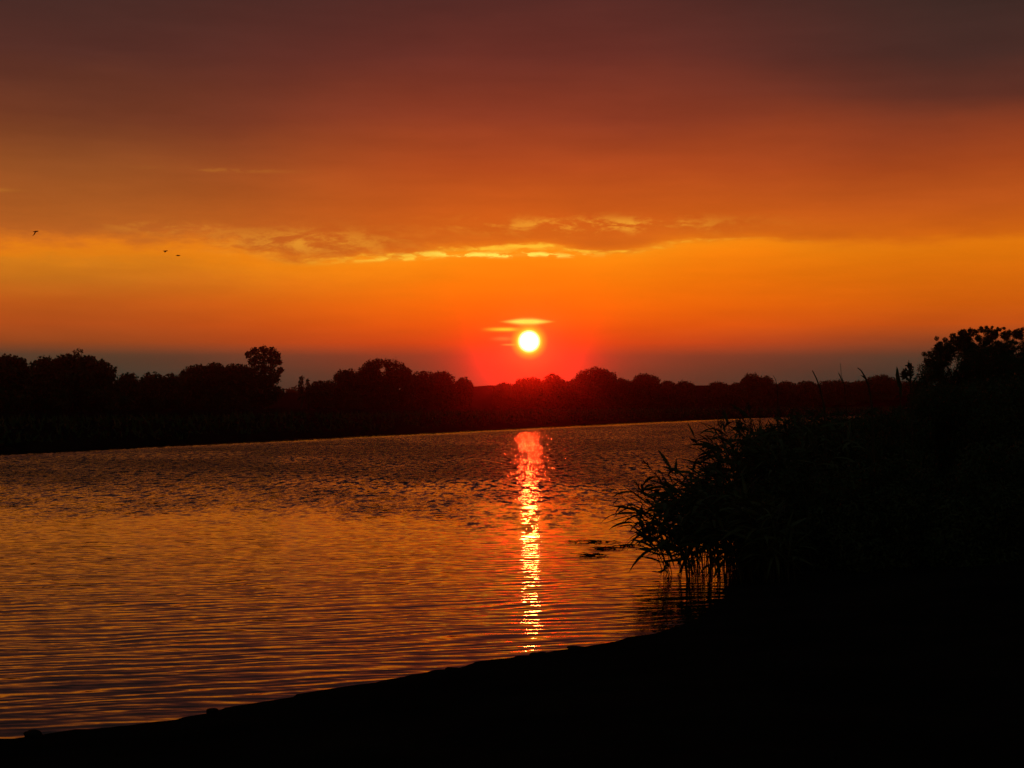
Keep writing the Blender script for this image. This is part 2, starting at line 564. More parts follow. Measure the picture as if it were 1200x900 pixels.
def build_haze():
    m = bpy.data.materials.new('glow_haze')  # haze volume added to carry the red sun glow over the trees
    m.use_nodes = True
    t = NT(m.node_tree)
    pv = t.node('ShaderNodeVolumePrincipled')
    pv.inputs['Color'].default_value = HAZE_COLOR + (1,)
    pv.inputs['Density'].default_value = HAZE_DENSITY
    pv.inputs['Anisotropy'].default_value = 0.986
    o = t.node('ShaderNodeOutputMaterial')
    t.put(o.inputs['Volume'], pv.outputs[0])
    m.cycles.volume_sampling = 'DISTANCE'
    m.cycles.homogeneous_volume = True
    x0, x1, y0, y1, z0, z1 = -905, 905, -225, 905, -2.3, 26.0
    v = [(x, y, z) for z in (z0, z1) for y in (y0, y1) for x in (x0, x1)]
    f = [(0, 2, 3, 1), (4, 5, 7, 6), (0, 1, 5, 4), (2, 6, 7, 3), (0, 4, 6, 2), (1, 3, 7, 5)]
    o = mesh_np('haze', v, [i for q in f for i in q], [4] * 6, m)
    tag(o, kind='stuff')


build_haze()

# ------------------------------------------------------------------ foliage
def leaf_cloud(lobes, leaf, cover, name, mat, parent, origin, holes=(), rng=RNG, aspect=0.6, ymin=None):
    """lobes: (x, y, z, rx, ry, rz) in world metres; many small leaves through them"""
    pos, nrm = [], []
    for (cx, cy, cz, rx, ry, rz) in lobes:
        r = max(rx, rz)
        n = int(cover * math.pi * rx * rz / (leaf * leaf * aspect * 0.5)) + 12
        d = rng.normal(size=(n, 3))
        d /= np.linalg.norm(d, axis=1)[:, None]
        rad = 1.0 - 0.55 * rng.random(n) ** 2.0 + 0.10 * rng.normal(size=n)
        # ragged outline: radius modulated over directions
        k = rng.normal(size=(6, 3)) * 3.0
        mod = sum(np.sin(d @ kk + p) for kk, p in zip(k, rng.uniform(0, 6.28, 6))) / 6.0
        rad = rad * (1.0 + 0.18 * mod)
        p = d * rad[:, None] * np.array([rx, ry, rz]) + np.array([cx, cy, cz])
        pos.append(p)
        nrm.append(d)
    p = np.concatenate(pos)
    nr = np.concatenate(nrm)
    for (hx, hzz, hr) in holes:
        keep = np.hypot(p[:, 0] - hx, p[:, 2] - hzz) > hr * (0.8 + 0.4 * rng.random(len(p)))
        p, nr = p[keep], nr[keep]
    if ymin is not None:
        keep = p[:, 2] > ymin
        p, nr = p[keep], nr[keep]
    n = len(p)
    nn = nr + rng.normal(size=(n, 3)) * 0.8
    nn /= np.linalg.norm(nn, axis=1)[:, None]
    up = rng.normal(size=(n, 3))
    a = np.cross(nn, up)
    a /= np.linalg.norm(a, axis=1)[:, None] + 1e-9
    b = np.cross(nn, a)
    s = leaf * rng.uniform(0.6, 1.25, n)[:, None]
    v = np.stack([p - a * s * 0.5, p + b * s * 0.5 * aspect, p + a * s * 0.5, p - b * s * 0.5 * aspect], 1).reshape(-1, 3) - np.array(origin)
    return mesh_np(name, v, np.arange(4 * n), np.full(n, 4), mat, parent)


def trunk(root, origin, top, r, limbs, mat=M_bark):
    g = Geo()
    o = Vector(origin)
    t = Vector(top) - o
    b1 = t * 0.35 + Vector((r * 0.6, 0, 0))
    g.tube([(0, 0, -0.25), (0, 0, 0.02), b1, t * 0.7, t], [r * 1.5, r * 1.15, r * 0.85, r * 0.6, r * 0.25], 7)
    for L in limbs:
        e = Vector(L) - o
        s = t * random.uniform(0.35, 0.7)
        mid = s * 0.5 + e * 0.5 + Vector((0, 0, 0.1 * (e - s).length))
        g.tube([s, mid, e], [r * 0.4, r * 0.28, r * 0.08], 5)
    return g.build('trunk', mat, root, smooth=True)


def profile_lobes(prof, Y, base, r0, seed):
    """a crown whose outline against the sky follows prof, built round in depth"""
    rng = np.random.default_rng(seed)
    xs = np.array([p[0] for p in prof], float)
    ys = np.array([p[1] for p in prof], float)
    w = xs[-1] - xs[0]
    s = Y / F
    cx = 0.5 * (xs[0] + xs[-1])
    lobes = []
    x = xs[0] + r0 * 0.6
    tops = []
    while x < xs[-1] - r0 * 0.4:
        tops.append(x)
        x += r0 * rng.uniform(0.7, 1.15)
    if not tops:
        tops = [cx]
    for x in tops:
        yt = np.interp(x, xs, ys)
        r = r0 * rng.uniform(0.8, 1.2)
        dep = rng.uniform(-0.25, 0.25) * w * s
        X, _, Z = px(x, yt + r * 0.95, Y)
        lobes.append((X, Y + dep, Z, r * s, r * s, r * s * 0.95))
    n = int(max(4, w * (base - ys.min()) / (r0 * r0 * 0.75)))
    for _ in range(n):
        x = rng.uniform(xs[0] + r0 * 0.7, xs[-1] - r0 * 0.7) if w > 1.6 * r0 else cx
        yt = np.interp(x, xs, ys)
        r = r0 * rng.uniform(1.0, 1.5)
        y = rng.uniform(min(yt + 1.25 * r, base), base)
        u = (x - cx) / (w / 2 + 1e-6)
        dep = rng.uniform(-1, 1) * 0.42 * w * s * math.sqrt(max(0, 1 - u * u))
        X, _, Z = px(x, y, Y)
        lobes.append((X, Y + dep, Z, r * s * 1.1, r * s * 1.1, r * s))
    return lobes


def far_tree(name, cat, label, prof, Y, base=477, r0=7.0, leaf=0.34, cover=4.0, holes=(), group='trees and bushes along the far bank', lobes=None, seed=1, limbs=True):
    s = Y / F
    L = profile_lobes(prof, Y, base, r0, seed) if lobes is None else [(*px(a, b, Y + (random.uniform(-0.4, 0.4) * 9 * s)), r * s, r * s, r * s) for a, b, r in lobes]
    xm = sum(l[0] for l in L) / len(L)
    g = hz(xm, Y)
    o = (xm, Y, g)
    root = empty(name, o)
    tag(root, label, cat, group)
    zt = max(l[2] for l in L)
    big = sorted(L, key=lambda l: -l[2])
    pick = [big[i] for i in range(0, len(big), max(1, len(big) // 6))][:7]
    tops = (xm, Y, g + (zt - g) * 0.78)
    trunk(root, o, tops, 0.035 * (zt - g) + 0.02, [l[:3] for l in pick] if limbs else [])
    hs = [(px(hx, hy, Y)[0], px(hx, hy, Y)[2], hr * s) for hx, hy, hr in holes]
    leaf_cloud(L, leaf, cover, 'crown', M_leaf, root, o, hs, np.random.default_rng(seed + 100), 0.65, g + 0.15)
    return root


FT = [
    ('broadleaf_tree', 'tree', 'rounded dark tree cut by the left edge of the photo', [(-16, 432), (-6, 420), (6, 416), (18, 417), (27, 420), (35, 432)], 150, {}),
    ('broadleaf_tree', 'tree', 'widest dome of dark foliage on the far bank, second crown from the left edge', [(33, 436), (40, 424), (52, 418), (70, 416), (86, 415), (104, 416), (118, 421), (127, 429), (134, 442)], 165, {'r0': 9.0}),
    ('bush', 'bush', 'low rounded bush right beside the wide dome of foliage at far left', [(136, 447), (145, 437), (155, 437), (166, 444)], 192, {}),
    ('bush', 'bush', 'middle one of three low bushes in the dip left of the tall upright tree', [(164, 444), (176, 436), (184, 437), (192, 444)], 196, {}),
    ('bush', 'bush', 'third low bush from the wide left dome, where the treeline starts to rise', [(189, 444), (198, 437), (205, 440), (212, 447)], 200, {}),
    ('broadleaf_tree', 'tree', 'dark tree with a smooth shoulder sloping down to the left towards low bushes', [(208, 447), (215, 435), (224, 428), (232, 427), (242, 430)], 212, {}),
    ('broadleaf_tree', 'tree', 'narrow tree with a small round top between two wider crowns', [(239, 432), (245, 426), (252, 424), (259, 427), (263, 433)], 206, {'r0': 6.0}),
    ('broadleaf_tree', 'tree', 'flat topped dark tree standing just left of the tall upright tree', [(259, 433), (266, 427), (277, 426), (288, 428), (294, 440)], 214, {}),
    ('poplar', 'tree', 'thin upright poplar standing alone right of the tall upright tree', [(349, 460), (353, 441), (357, 460)], 240, {'lobes': [(353, 443, 2.6), (353, 448, 3.2), (352.6, 453, 3.6), (353, 459, 4.2), (353, 466, 4.5)], 'leaf': 0.26}),
    ('poplar', 'tree', 'small upright poplar beside the taller thin poplar', [(357, 460), (360, 445), (364, 460)], 246, {'lobes': [(360.5, 446, 2.0), (360.5, 450, 2.6), (360, 456, 3.2), (360.5, 463, 4)], 'leaf': 0.26}),
    ('bush', 'bush', 'low bush in the gap between the thin poplars and the domed trees', [(363, 453), (371, 446), (380, 446), (388, 452)], 244, {'r0': 5.0}),
    ('broadleaf_tree', 'tree', 'rounded tree leaning on the left flank of the big domed tree', [(383, 452), (391, 440), (401, 433), (410, 432), (421, 437)], 250, {}),
    ('broadleaf_tree', 'tree', 'big domed tree with gaps of sky showing through its crown', [(417, 444), (423, 432), (432, 423), (442, 421), (456, 420), (468, 424), (476, 431), (482, 446)], 258, {'holes': [(449, 440, 1.7), (452, 438, 1.1), (468, 456, 2.3)]}),
    ('broadleaf_tree', 'tree', 'lower round tree touching the right side of the big domed tree', [(480, 448), (487, 437), (495, 434), (503, 435), (509, 442)], 268, {'r0': 6.5}),
    ('broadleaf_tree', 'tree', 'round tree with a steep right side at the end of the domed trees', [(505, 441), (511, 435), (519, 434), (527, 439), (533, 449)], 272, {'r0': 6.5}),
    ('broadleaf_tree', 'tree', 'small lone tree at the left end of the bare stretch under the sun', [(533, 455), (537, 444), (543, 441), (549, 445), (552, 455)], 278, {'r0': 4.8}),
    ('bush', 'bush', 'lowest small bush on the bare stretch below left of the sun', [(579, 454), (588, 448), (594, 448), (602, 453)], 290, {'r0': 4.0}),
    ('bush', 'bush', 'ragged bush straight below the sun in the red glow', [(601, 453), (609, 444), (618, 442), (628, 442), (636, 446)], 293, {'r0': 4.8}),
    ('broadleaf_tree', 'tree', 'small round tree in the red glow just right of the sun', [(634, 451), (640, 441), (647, 437), (655, 440), (663, 449)], 296, {'r0': 5.5}),
    ('bush', 'bush', 'low bush between the small round tree and the dome right of the sun', [(660, 451), (667, 446), (673, 446), (680, 450)], 300, {'r0': 4.2}),
    ('broadleaf_tree', 'tree', 'high domed tree right of the sun, tallest between sun and reeds', [(670, 450), (677, 439), (685, 433), (696, 430), (707, 431), (716, 436), (723, 447)], 304, {'r0': 7.0}),
    ('bush', 'bush', 'rounded bush at the right foot of the high domed tree', [(719, 449), (726, 443), (733, 444), (741, 451)], 308, {'r0': 4.8}),
    ('broadleaf_tree', 'tree', 'lone rounded tree between the high dome and the flat low treeline', [(738, 450), (745, 441), (753, 437), (762, 438), (768, 442), (774, 451)], 310, {'r0': 5.5}),
    ('bush', 'bush', 'low bush first to the right of the lone rounded tree', [(771, 452), (779, 446), (785, 446), (793, 452)], 314, {'r0': 4.2}),
    ('bush', 'bush', 'low bush left of the flat gap in the far treeline', [(791, 453), (799, 446), (806, 446), (815, 453)], 318, {'r0': 4.2}),
    ('bush', 'bush', 'low bush right of the flat gap in the far treeline', [(827, 454), (836, 447), (845, 447), (855, 452)], 320, {'r0': 4.5}),
    ('bush', 'bush', 'low bush touching the left side of the twin topped tree', [(853, 453), (862, 448), (868, 448), (876, 452)], 322, {'r0': 4.2}),
    ('broadleaf_tree', 'tree', 'higher square topped tree of the pair above the near reeds', [(870, 452), (874, 440), (879, 437), (886, 438), (891, 449)], 324, {'r0': 5.0}),
    ('broadleaf_tree', 'tree', 'lower rounded tree of the pair above the near reeds', [(886, 449), (892, 441), (899, 440), (905, 445), (911, 453)], 328, {'r0': 5.0}),
    ('bush', 'bush', 'low bush right of the pair of far trees above the reeds', [(908, 453), (916, 447), (923, 446), (933, 451)], 331, {'r0': 4.2}),
    ('bush', 'bush', 'far bush behind the left base of the bare leaning stalk', [(930, 452), (940, 446), (950, 446), (960, 451)], 333, {'r0': 4.5}),
    ('bush', 'bush', 'wide flat far bush between the two bare leaning stalks', [(956, 452), (966, 446), (980, 445), (990, 446), (998, 451)], 335, {'r0': 5.0}),
    ('bush', 'bush', 'far bush behind the forked leaning stalk', [(995, 451), (1004, 446), (1011, 446), (1020, 451)], 336, {'r0': 4.5}),
    ('broadleaf_tree', 'tree', 'broad round far tree left of the tufted reed plumes', [(1013, 450), (1019, 442), (1028, 439), (1038, 439), (1046, 443), (1053, 450)], 337, {'r0': 6.0}),
    ('bush', 'bush', 'far bush behind the tufted reed plumes beside the near willow', [(1048, 452), (1060, 446), (1074, 446), (1090, 452)], 338, {'r0': 5.0}),
]
for i, (nm, cat, lab, prof, Y, kw) in enumerate(FT):
    kw = dict(kw)
    far_tree(nm, cat, lab, prof, Y, seed=20 + i, **kw)

# the tall upright tree, with a rough open crown
tall = far_tree('broadleaf_tree', 'tree', 'tall upright tree with a rough crown standing above its neighbours, left of the thin poplars', None, 216, seed=77, leaf=0.30, cover=5.5,
                lobes=[(291, 416, 4.5), (298, 412, 5), (308, 410.5, 5.5), (318, 412, 5.5), (325, 417, 4.5), (327, 424, 3.6), (328.5, 434, 4.2), (321, 424, 6), (313, 420, 6.5), (303, 420, 6.5),
                       (295, 424, 5), (299, 431, 6), (308, 431, 6.5), (317, 434, 6), (325, 439, 4.5), (296, 440, 7), (306, 442, 7), (317, 444, 6.5), (324, 446, 4), (309, 453, 8), (299, 454, 8), (318, 456, 7), (309, 464, 8), (298, 465, 8), (320, 466, 7), (302, 447, 7), (313, 450, 8), (290, 458, 7), (326, 460, 7), (313, 471, 8), (300, 472, 8)])
# the sprig standing out of the wide dome
sprig_tree = far_tree('broadleaf_tree', 'tree', 'slender tree whose thin tuft pokes out above the wide dome at far left', None, 172, seed=78, leaf=0.22, cover=1.5,
                      lobes=[(87, 412.5, 2.2), (92, 410.5, 2.6), (96, 411.5, 1.8), (91, 414.5, 2.5), (93, 419, 3.5), (91, 426, 5), (92, 436, 7), (90, 448, 8), (93, 460, 8)])


far_tree('bush', 'bush', 'low bush down at the water on the far bank, cut by the left edge', [(-30, 520), (-12, 514), (8, 516), (20, 523), (30, 530)], 73, base=531, r0=6.0, leaf=0.16, seed=91)


def far_wood():
    """a wood beyond the dike that reads as one mass"""
    rng = np.random.default_rng(5)
    L = []
    Y0 = 470.0
    for x in np.arange(-260, 1480, 7.0):
        yt = 455.5 + 2.2 * math.sin(x * 0.031) + rng.uniform(-1.5, 1.5)
        r = rng.uniform(5, 8)
        for k in range(2):
            Y = Y0 + rng.uniform(0, 60)
            X, _, Z = px(x + rng.uniform(-3, 3), yt + r + k * 9, Y)
            s = Y / F
            L.append((X, Y, Z, r * s, r * s, r * s))
    o = leaf_cloud(L, 0.9, 2.6, 'far_wood', M_leaf, None, (0, 0, 0), (), rng, 0.7, 0.0)
    tag(o, kind='stuff')


far_wood()


def bank_grass():
    """uneven rough grass on the edge of the far bank"""
    rng = np.random.default_rng(15)
    seg = FAR[4:16]
    pts = []
    for a, b in zip(seg[:-1], seg[1:]):
        n = int(np.linalg.norm(b - a) * 26)
        t = rng.random(n)
        q = a + t[:, None] * (b - a)
        d = (b - a) / np.linalg.norm(b - a)
        nrm = np.array([-d[1], d[0]])
        q = q + nrm * (rng.random(n)[:, None] ** 1.5 * 7.0 + 0.5)
        pts.append(q)
    q = np.concatenate(pts)
    z = height(q[:, 0], q[:, 1])
    k = z > 0.1
    q, z = q[k], z[k]
    n = len(q)
    h = rng.uniform(0.15, 0.5, n) * (1 + 0.5 * fbm(q[:, 0], q[:, 1], 6.0, 2))
    th = rng.uniform(0, 6.28, n)
    w = 0.10
    base = np.stack([q[:, 0], q[:, 1], z - 0.03], 1)
    sd = np.stack([np.cos(th), np.sin(th), np.zeros(n)], 1) * w
    tip = base + np.stack([rng.normal(size=n) * 0.15, rng.normal(size=n) * 0.15, h], 1)
    v = np.stack([base - sd, base + sd, tip], 1).reshape(-1, 3)
    o = mesh_np('bank_grass', v, np.arange(3 * n), np.full(n, 3), M_leaf)
    tag(o, kind='stuff')


bank_grass()

def near_grass():
    """rough grass on the right bank beyond the reeds"""
    rng = np.random.default_rng(16)
    n = 60000
    y = 21 + 150 * rng.random(n) ** 2.2
    x0 = np.interp(y, NEAR[9:18, 1], NEAR[9:18, 0])
    x = x0 + 0.3 + rng.random(n) ** 1.4 * (4 + 0.25 * y)
    z = height(x, y)
    k = (z > 0.05) & ((y > 22) | (x > 3.2))
    x, y, z = x[k], y[k], z[k]
    n = len(x)
    h = rng.uniform(0.15, 0.55, n) * (1 + 0.5 * fbm(x, y, 5.0, 2)) * np.clip(y / 40, 0.6, 1.4)
    th = rng.uniform(0, 6.28, n)
    w = 0.012 + 0.0007 * y
    base = np.stack([x, y, z - 0.03], 1)
    sd = np.stack([np.cos(th) * w, np.sin(th) * w, np.zeros(n)], 1)
    tip = base + np.stack([rng.normal(size=n) * 0.12, rng.normal(size=n) * 0.12, h], 1)
    v = np.stack([base - sd, base + sd, tip], 1).reshape(-1, 3)
    o = mesh_np('bank_grass', v, np.arange(3 * n), np.full(n, 3), M_leaf)
    tag(o, kind='stuff')


near_grass()

# ------------------------------------------------------------------ near willows and shrubs on the right
def near_bush(name, cat, label, lobes_px, Y, depth, leaf=0.07, cover=2.6, seed=1, limbs=8, asp=0.35, group=None):
    rng = np.random.default_rng(seed)
    s = Y / F
    L = []
    for (a, b, r) in lobes_px:
        d = rng.uniform(-depth, depth)
        X, _, Z = px(a, b, Y)
        L.append((X, Y + d, Z, r * s, r * s * 1.1, r * s))
    xm = sum(l[0] for l in L) / len(L)
    g = hz(xm, Y)
    o = (xm, Y, g)
    root = empty(name, o)
    tag(root, label, cat, group)
    zt = max(l[2] for l in L)
    st = max(1, len(L) // limbs)
    trunk(root, o, (xm, Y, g + (zt - g) * 0.7), 0.022 * (zt - g) + 0.015, [l[:3] for l in L[::st]])
    leaf_cloud(L, leaf, cover, 'crown', M_leaf2, root, o, (), rng, asp, 0.06)
    return root


def fill_lobes(prof, base, r0, seed):
    rng = np.random.default_rng(seed)
    xs = np.array([p[0] for p in prof], float)
    ys = np.array([p[1] for p in prof], float)
    out = []
    x = xs[0] + r0 * 0.5
    while x < xs[-1] - r0 * 0.3:
        r = r0 * rng.uniform(0.7, 1.1)
        out.append((x, np.interp(x, xs, ys) + r, r))
        x += r0 * rng.uniform(0.6, 1.0)
    n = int((xs[-1] - xs[0]) * (base - ys.min()) / (r0 * r0 * 0.9))
    for _ in range(n):
        x = rng.uniform(xs[0] + r0 * 0.6, xs[-1] - r0 * 0.6)
        yt = np.interp(x, xs, ys)
        r = r0 * rng.uniform(0.9, 1.4)
        if yt + r * 1.6 < base:
            out.append((x, rng.uniform(yt + r * 1.6, base), r))
    return out


# willow with the lobed top that breaks the skyline
willow = fill_lobes([(1070, 460), (1080, 446), (1090, 431), (1102, 411), (1118, 401), (1140, 395), (1160, 396), (1176, 411), (1190, 424)], 500, 12, 31)
willow += [(1103, 405, 7), (1110, 397, 5), (1118, 393, 7), (1127, 391, 5), (1134, 397, 6), (1140, 389, 4.5), (1145, 387, 4.5), (1150, 394, 6), (1157, 389, 5), (1161, 386, 4), (1163, 396, 7), (1170, 403, 7),
           (1100, 412, 7), (1125, 402, 8), (1112, 408, 8), (1095, 424, 7), (1180, 412, 6)]


def ragged(lobes, seed):
    """small lobes become uneven tufts and sprays"""
    rng = np.random.default_rng(seed)
    out = []
    for a, b, r in lobes:
        if r > 8:
            out.append((a, b, r))
            continue
        for _ in range(5):
            th = rng.uniform(0, 6.28)
            k = rng.uniform(0.2, 0.65)
            out.append((a + r * k * math.cos(th) * 1.25, b + r * k * math.sin(th), r * rng.uniform(0.32, 0.62)))
        out.append((a, b + r * 0.3, r * 0.7))
    return out


w2 = fill_lobes([(1170, 440), (1178, 420), (1188, 402), (1200, 396), (1225, 398), (1250, 410), (1266, 440)], 500, 15, 33)
w2 += [(1186, 394, 6), (1190, 389, 5), (1196, 391, 6), (1202, 388, 7), (1212, 389, 8), (1182, 404, 6)]
near_bush('willow_tree', 'tree', 'nearest big willow with a lobed top rising above the reeds at right', ragged(willow, 301), 44, 1.4, 0.065, 4.6, 32)
near_bush('willow_tree', 'tree', 'willow cut by the right edge of the photo', ragged(w2, 302), 46, 1.5, 0.065, 4.6, 34)

SH = [
    ('dark shrub under the nearest big willow, its left flank dropping to the reeds', [(1050, 500), (1060, 474), (1074, 456), (1092, 446), (1112, 446), (1140, 450), (1160, 470)], 620, 34, 18),
    ('dark shrub at the right edge below the willow cut by the photo', [(1130, 480), (1150, 452), (1180, 440), (1215, 440), (1260, 470)], 640, 32, 20),
    ('dark shrub with a level top beneath the forked leaning stalk', [(976, 508), (988, 488), (1010, 479), (1035, 478), (1060, 480), (1080, 496)], 650, 29, 18),
    ('dark shrub with a level top beneath the bare leaning stalk', [(896, 512), (908, 492), (926, 482), (955, 480), (980, 481), (1004, 500)], 660, 27, 17),
    ('dark shrub just behind the reeds, nearest the open water', [(866, 560), (876, 526), (890, 506), (906, 496), (925, 500), (940, 530)], 672, 25, 16),
    ('low dark shrub on the beach edge right of the reeds', [(860, 640), (880, 580), (910, 550), (950, 545), (985, 570), (1000, 640)], 690, 21.5, 22),
    ('broad dark shrub at the middle of the dark right bank above the beach', [(960, 640), (985, 560), (1020, 535), (1060, 530), (1095, 560), (1115, 640)], 690, 21, 24),
    ('broad dark shrub at the right edge just above the beach', [(1075, 640), (1100, 560), (1140, 520), (1180, 515), (1230, 540), (1260, 640)], 690, 20.5, 25),
]
for i, (lab, prof, base, Y, r0) in enumerate(SH):
    near_bush('shrub', 'shrub', lab, fill_lobes(prof, base, r0, 60 + i), Y, 0.7, 0.075, 2.4, 80 + i, group='dark shrubs on the right bank')


# ------------------------------------------------------------------ reeds
def reed(root, base, h, lean, az, rng, leaves=9, plume=True, leaf_len=0.42, part='stem', t0=0.30):
    """one reed: a tapering stem that arches, long pointed leaves on alternate sides, a plume"""
    g = Geo()
    dirv = Vector((math.cos(az), math.sin(az), 0))
    def pt(t):
        return Vector(base) + Vector((0, 0, 1)) * h * (t - 0.18 * lean * t * t * t) + dirv * (lean * h * (0.25 * t + 0.75 * t * t))
    n = 9
    g.tube([pt(i / n) for i in range(n + 1)], [0.0055 * (1 - 0.75 * i / n) + 0.0012 for i in range(n + 1)], 5)
    st = g.build(part, M_straw, root, smooth=True)
    lf = Geo()
    for k in range(leaves):
        t = t0 + (0.98 - t0) * (k + rng.random() * 0.6) / leaves
        p = pt(t)
        d = (pt(min(1, t + 0.04)) - pt(t - 0.04)).normalized()
        a = az + rng.normal(0, 1.3) + (0.5 if k % 2 else -0.5)
        out = Vector((math.cos(a), math.sin(a), 0))
        L = leaf_len * rng.uniform(0.65, 1.2) * (0.75 + 0.4 * math.sin(math.pi * min(t, 0.95)))
        v = (d * rng.uniform(0.3, 1.1) + out * rng.uniform(0.5, 1.2) + Vector((0, 0, rng.normal(0, 0.35)))).normalized()
        pts, wd = [p.copy()], [0.004]
        q = p.copy()
        droop = rng.uniform(0.0, 0.55)
        for j in range(1, 6):
            v = (v + Vector((0, 0, -droop)) * 0.55).normalized()
            q = q + v * (L / 5)
            if root.location.z + q.z < 0.06:
                q.z = 0.06 - root.location.z
            pts.append(q.copy())
            wd.append([0.0, 0.017, 0.022, 0.019, 0.011, 0.0006][j] * rng.uniform(0.9, 1.15))
        side = v.cross(Vector((0, 0, 1)))
        side = side.normalized() if side.length > 1e-4 else Vector((1, 0, 0))
        tw = rng.normal(0, 0.7)
        side = (side * math.cos(tw) + side.cross(v) * math.sin(tw)).normalized()
        lf.blade(pts, wd, side)
    lf.build('foliage', M_reed, st)
    if plume:
        pl = Geo()
        top = pt(1.0)
        d = (pt(1.0) - pt(0.93)).normalized()
        for k in range(18):
            s = top + d * (0.20 * k / 18 - 0.03)
            v = (d * 0.8 + Vector((rng.normal(0, 0.45) + 0.25 * dirv.x, rng.normal(0, 0.45), rng.normal(0, 0.3) - 0.1))).normalized()
            L = 0.10 * (1.1 - k / 20)
            side = v.cross(Vector((0.2, 1, 0.3))).normalized()
            pl.blade([s, s + v * L * 0.5, s + v * L + Vector((0, 0, -0.02))], [0.002, 0.006, 0.001], side)
        pl.build('plume', M_plume, st)
    return st


def reed_clump(label, n, xr, yr, hr, lr, seed, plume=0.3, leaves=9, azs=0.45, t0=0.3):
    rng = np.random.default_rng(seed)
    cx, cy = 0.5 * (xr[0] + xr[1]), 0.5 * (yr[0] + yr[1])
    root = empty('reed_clump', (cx, cy, max(0.0, hz(cx, cy))))
    tag(root, label, 'reeds', 'clumps of reeds at the edge of the right bank')
    for i in range(n):
        x, y = rng.uniform(*xr), rng.uniform(*yr)
        g = hz(x, y) - 0.05
        b = (x - cx, y - cy, g - root.location.z)
        reed(root, b, rng.uniform(*hr) - g, rng.uniform(*lr), math.pi + rng.normal(0, azs), rng, leaves, rng.random() < plume, t0=t0)


reed_clump('outermost reed clump leaning far out over the water with bare stems showing below', 40, (2.0, 2.75), (20.0, 21.6), (0.75, 1.25), (0.20, 0.58), 201, 0.1, 12, 1.1, 0.34)
reed_clump('reed clump behind the outermost one, its tips stepping up to the right', 44, (2.4, 3.15), (20.8, 22.6), (1.05, 1.50), (0.15, 0.45), 202, 0.15, 12, 1.0)
reed_clump('taller reed clump next to the shrubs, its upright tips crossing the far shore', 44, (3.05, 3.75), (21.6, 23.6), (1.55, 2.0), (0.05, 0.3), 203, 0.25, 12, 1.0)
reed_clump('short reed clump low over the dark water in front of the shrubs', 40, (2.75, 3.4), (19.3, 20.6), (0.75, 1.25), (0.2, 0.6), 204, 0.1, 10, 0.9)
reed_clump('upright reed clump before the shrubs with tips level with the far shore', 44, (3.5, 4.8), (21.8, 24.5), (1.8, 2.1), (0.05, 0.3), 205, 0.35, 9, 1.2)


def single_reed(label, points, Y, plume, leaves, seed, cat='reed', r=0.012, fork=None):
    """a tall stalk standing clear against the sky; points are along its upper length"""
    rng = np.random.default_rng(seed)
    P = [Vector(px(a, b, Y)) for a, b in points]
    g = hz(P[0].x, Y)
    base = Vector((P[0].x + 0.05, Y, g))
    root = empty('reed', base)
    tag(root, label, cat, 'tall stalks above the right bank')
    geo = Geo()
    pts = [Vector((0, 0, -0.05)), (P[0] - base) * 0.5] + [p - base for p in P]
    n = len(pts)
    geo.tube(pts, [r * (1 - 0.72 * i / (n - 1)) for i in range(n)], 6)
    if fork:
        for fk in fork:
            q = [Vector(px(a, b, Y)) - base for a, b in fk]
            geo.tube(q, [r * 0.55 * (1 - 0.6 * i / (len(q) - 1)) for i in range(len(q))], 5)
    st = geo.build('stem', M_straw, root, smooth=True)
    if leaves:
        lf = Geo()
        for (p0, p1, p2, w) in leaves:
            a, b, c = [Vector(px(u, v, Y)) - base for u, v in (p0, p1, p2)]
            lf.blade([a, a * 0.5 + b * 0.5, b, b * 0.45 + c * 0.55, c], [w * 0.4, w, w * 0.95, w * 0.6, 0.0006], Vector((0.8, 0.5, 0.2)).normalized())
        lf.build('foliage', M_reed, root)
    if plume:
        pl = Geo()
        for (a, b, rr) in plume:
            for k in range(60):
                d = Vector(rng.normal(size=3)).normalized()
                s = Vector(px(a, b, Y)) - base + d * rr * Y / F * rng.random()
                v = (d + Vector((0, 0, 0.5))).normalized() * rr * Y / F * 0.55
                side = v.cross(Vector((0.2, 1, 0.3))).normalized()
                pl.blade([s, s + v * 0.5, s + v], [0.004, 0.010, 0.001], side)
        pl.build('plume', M_plume, root)


single_reed('bare leaning stalk, leftmost of the stalks rising thickly above the right bank', [(966, 478), (961, 455), (957, 444), (952, 434)], 24, None, None, 301, r=0.022)
single_reed('thin faint stalk between the two thick leaning stalks', [(992, 480), (989, 450), (986, 440), (985, 426)], 25, None, [((988, 450), (984, 440), (982, 436), 0.012)], 302, r=0.009)
single_reed('forked leaning stalk with a hooked tip, right of the thin faint stalk', [(1022, 478), (1018, 452), (1014, 442), (1009, 434), (1005, 431)], 24, None, [((1016, 446), (1011, 441), (1008, 440), 0.02)], 303, r=0.022)
single_reed('tall narrow reed with one upright blade, left of the bushy plume', [(1056, 480), (1054, 450), (1053, 436)], 24, None, [((1056, 462), (1051, 440), (1051, 429), 0.040), ((1057, 465), (1053, 450), (1049, 438), 0.02)], 304, r=0.013)
single_reed('tall reed with a bushy plume and thin tip beside the nearest big willow', [(1068, 480), (1067, 450), (1066, 435), (1065, 422)], 24,
            [(1065, 440, 8), (1060, 438, 5), (1066, 430, 4)], [((1067, 452), (1073, 443), (1077, 441), 0.022), ((1066, 448), (1060, 441), (1056, 437), 0.03), ((1066, 452), (1067, 436), (1065, 425), 0.025)], 305, r=0.013)
single_reed('slender stalk poking up just right of the pair of far trees', [(912, 490), (911, 455), (909, 445), (906, 440)], 24, None, None, 306, r=0.010)

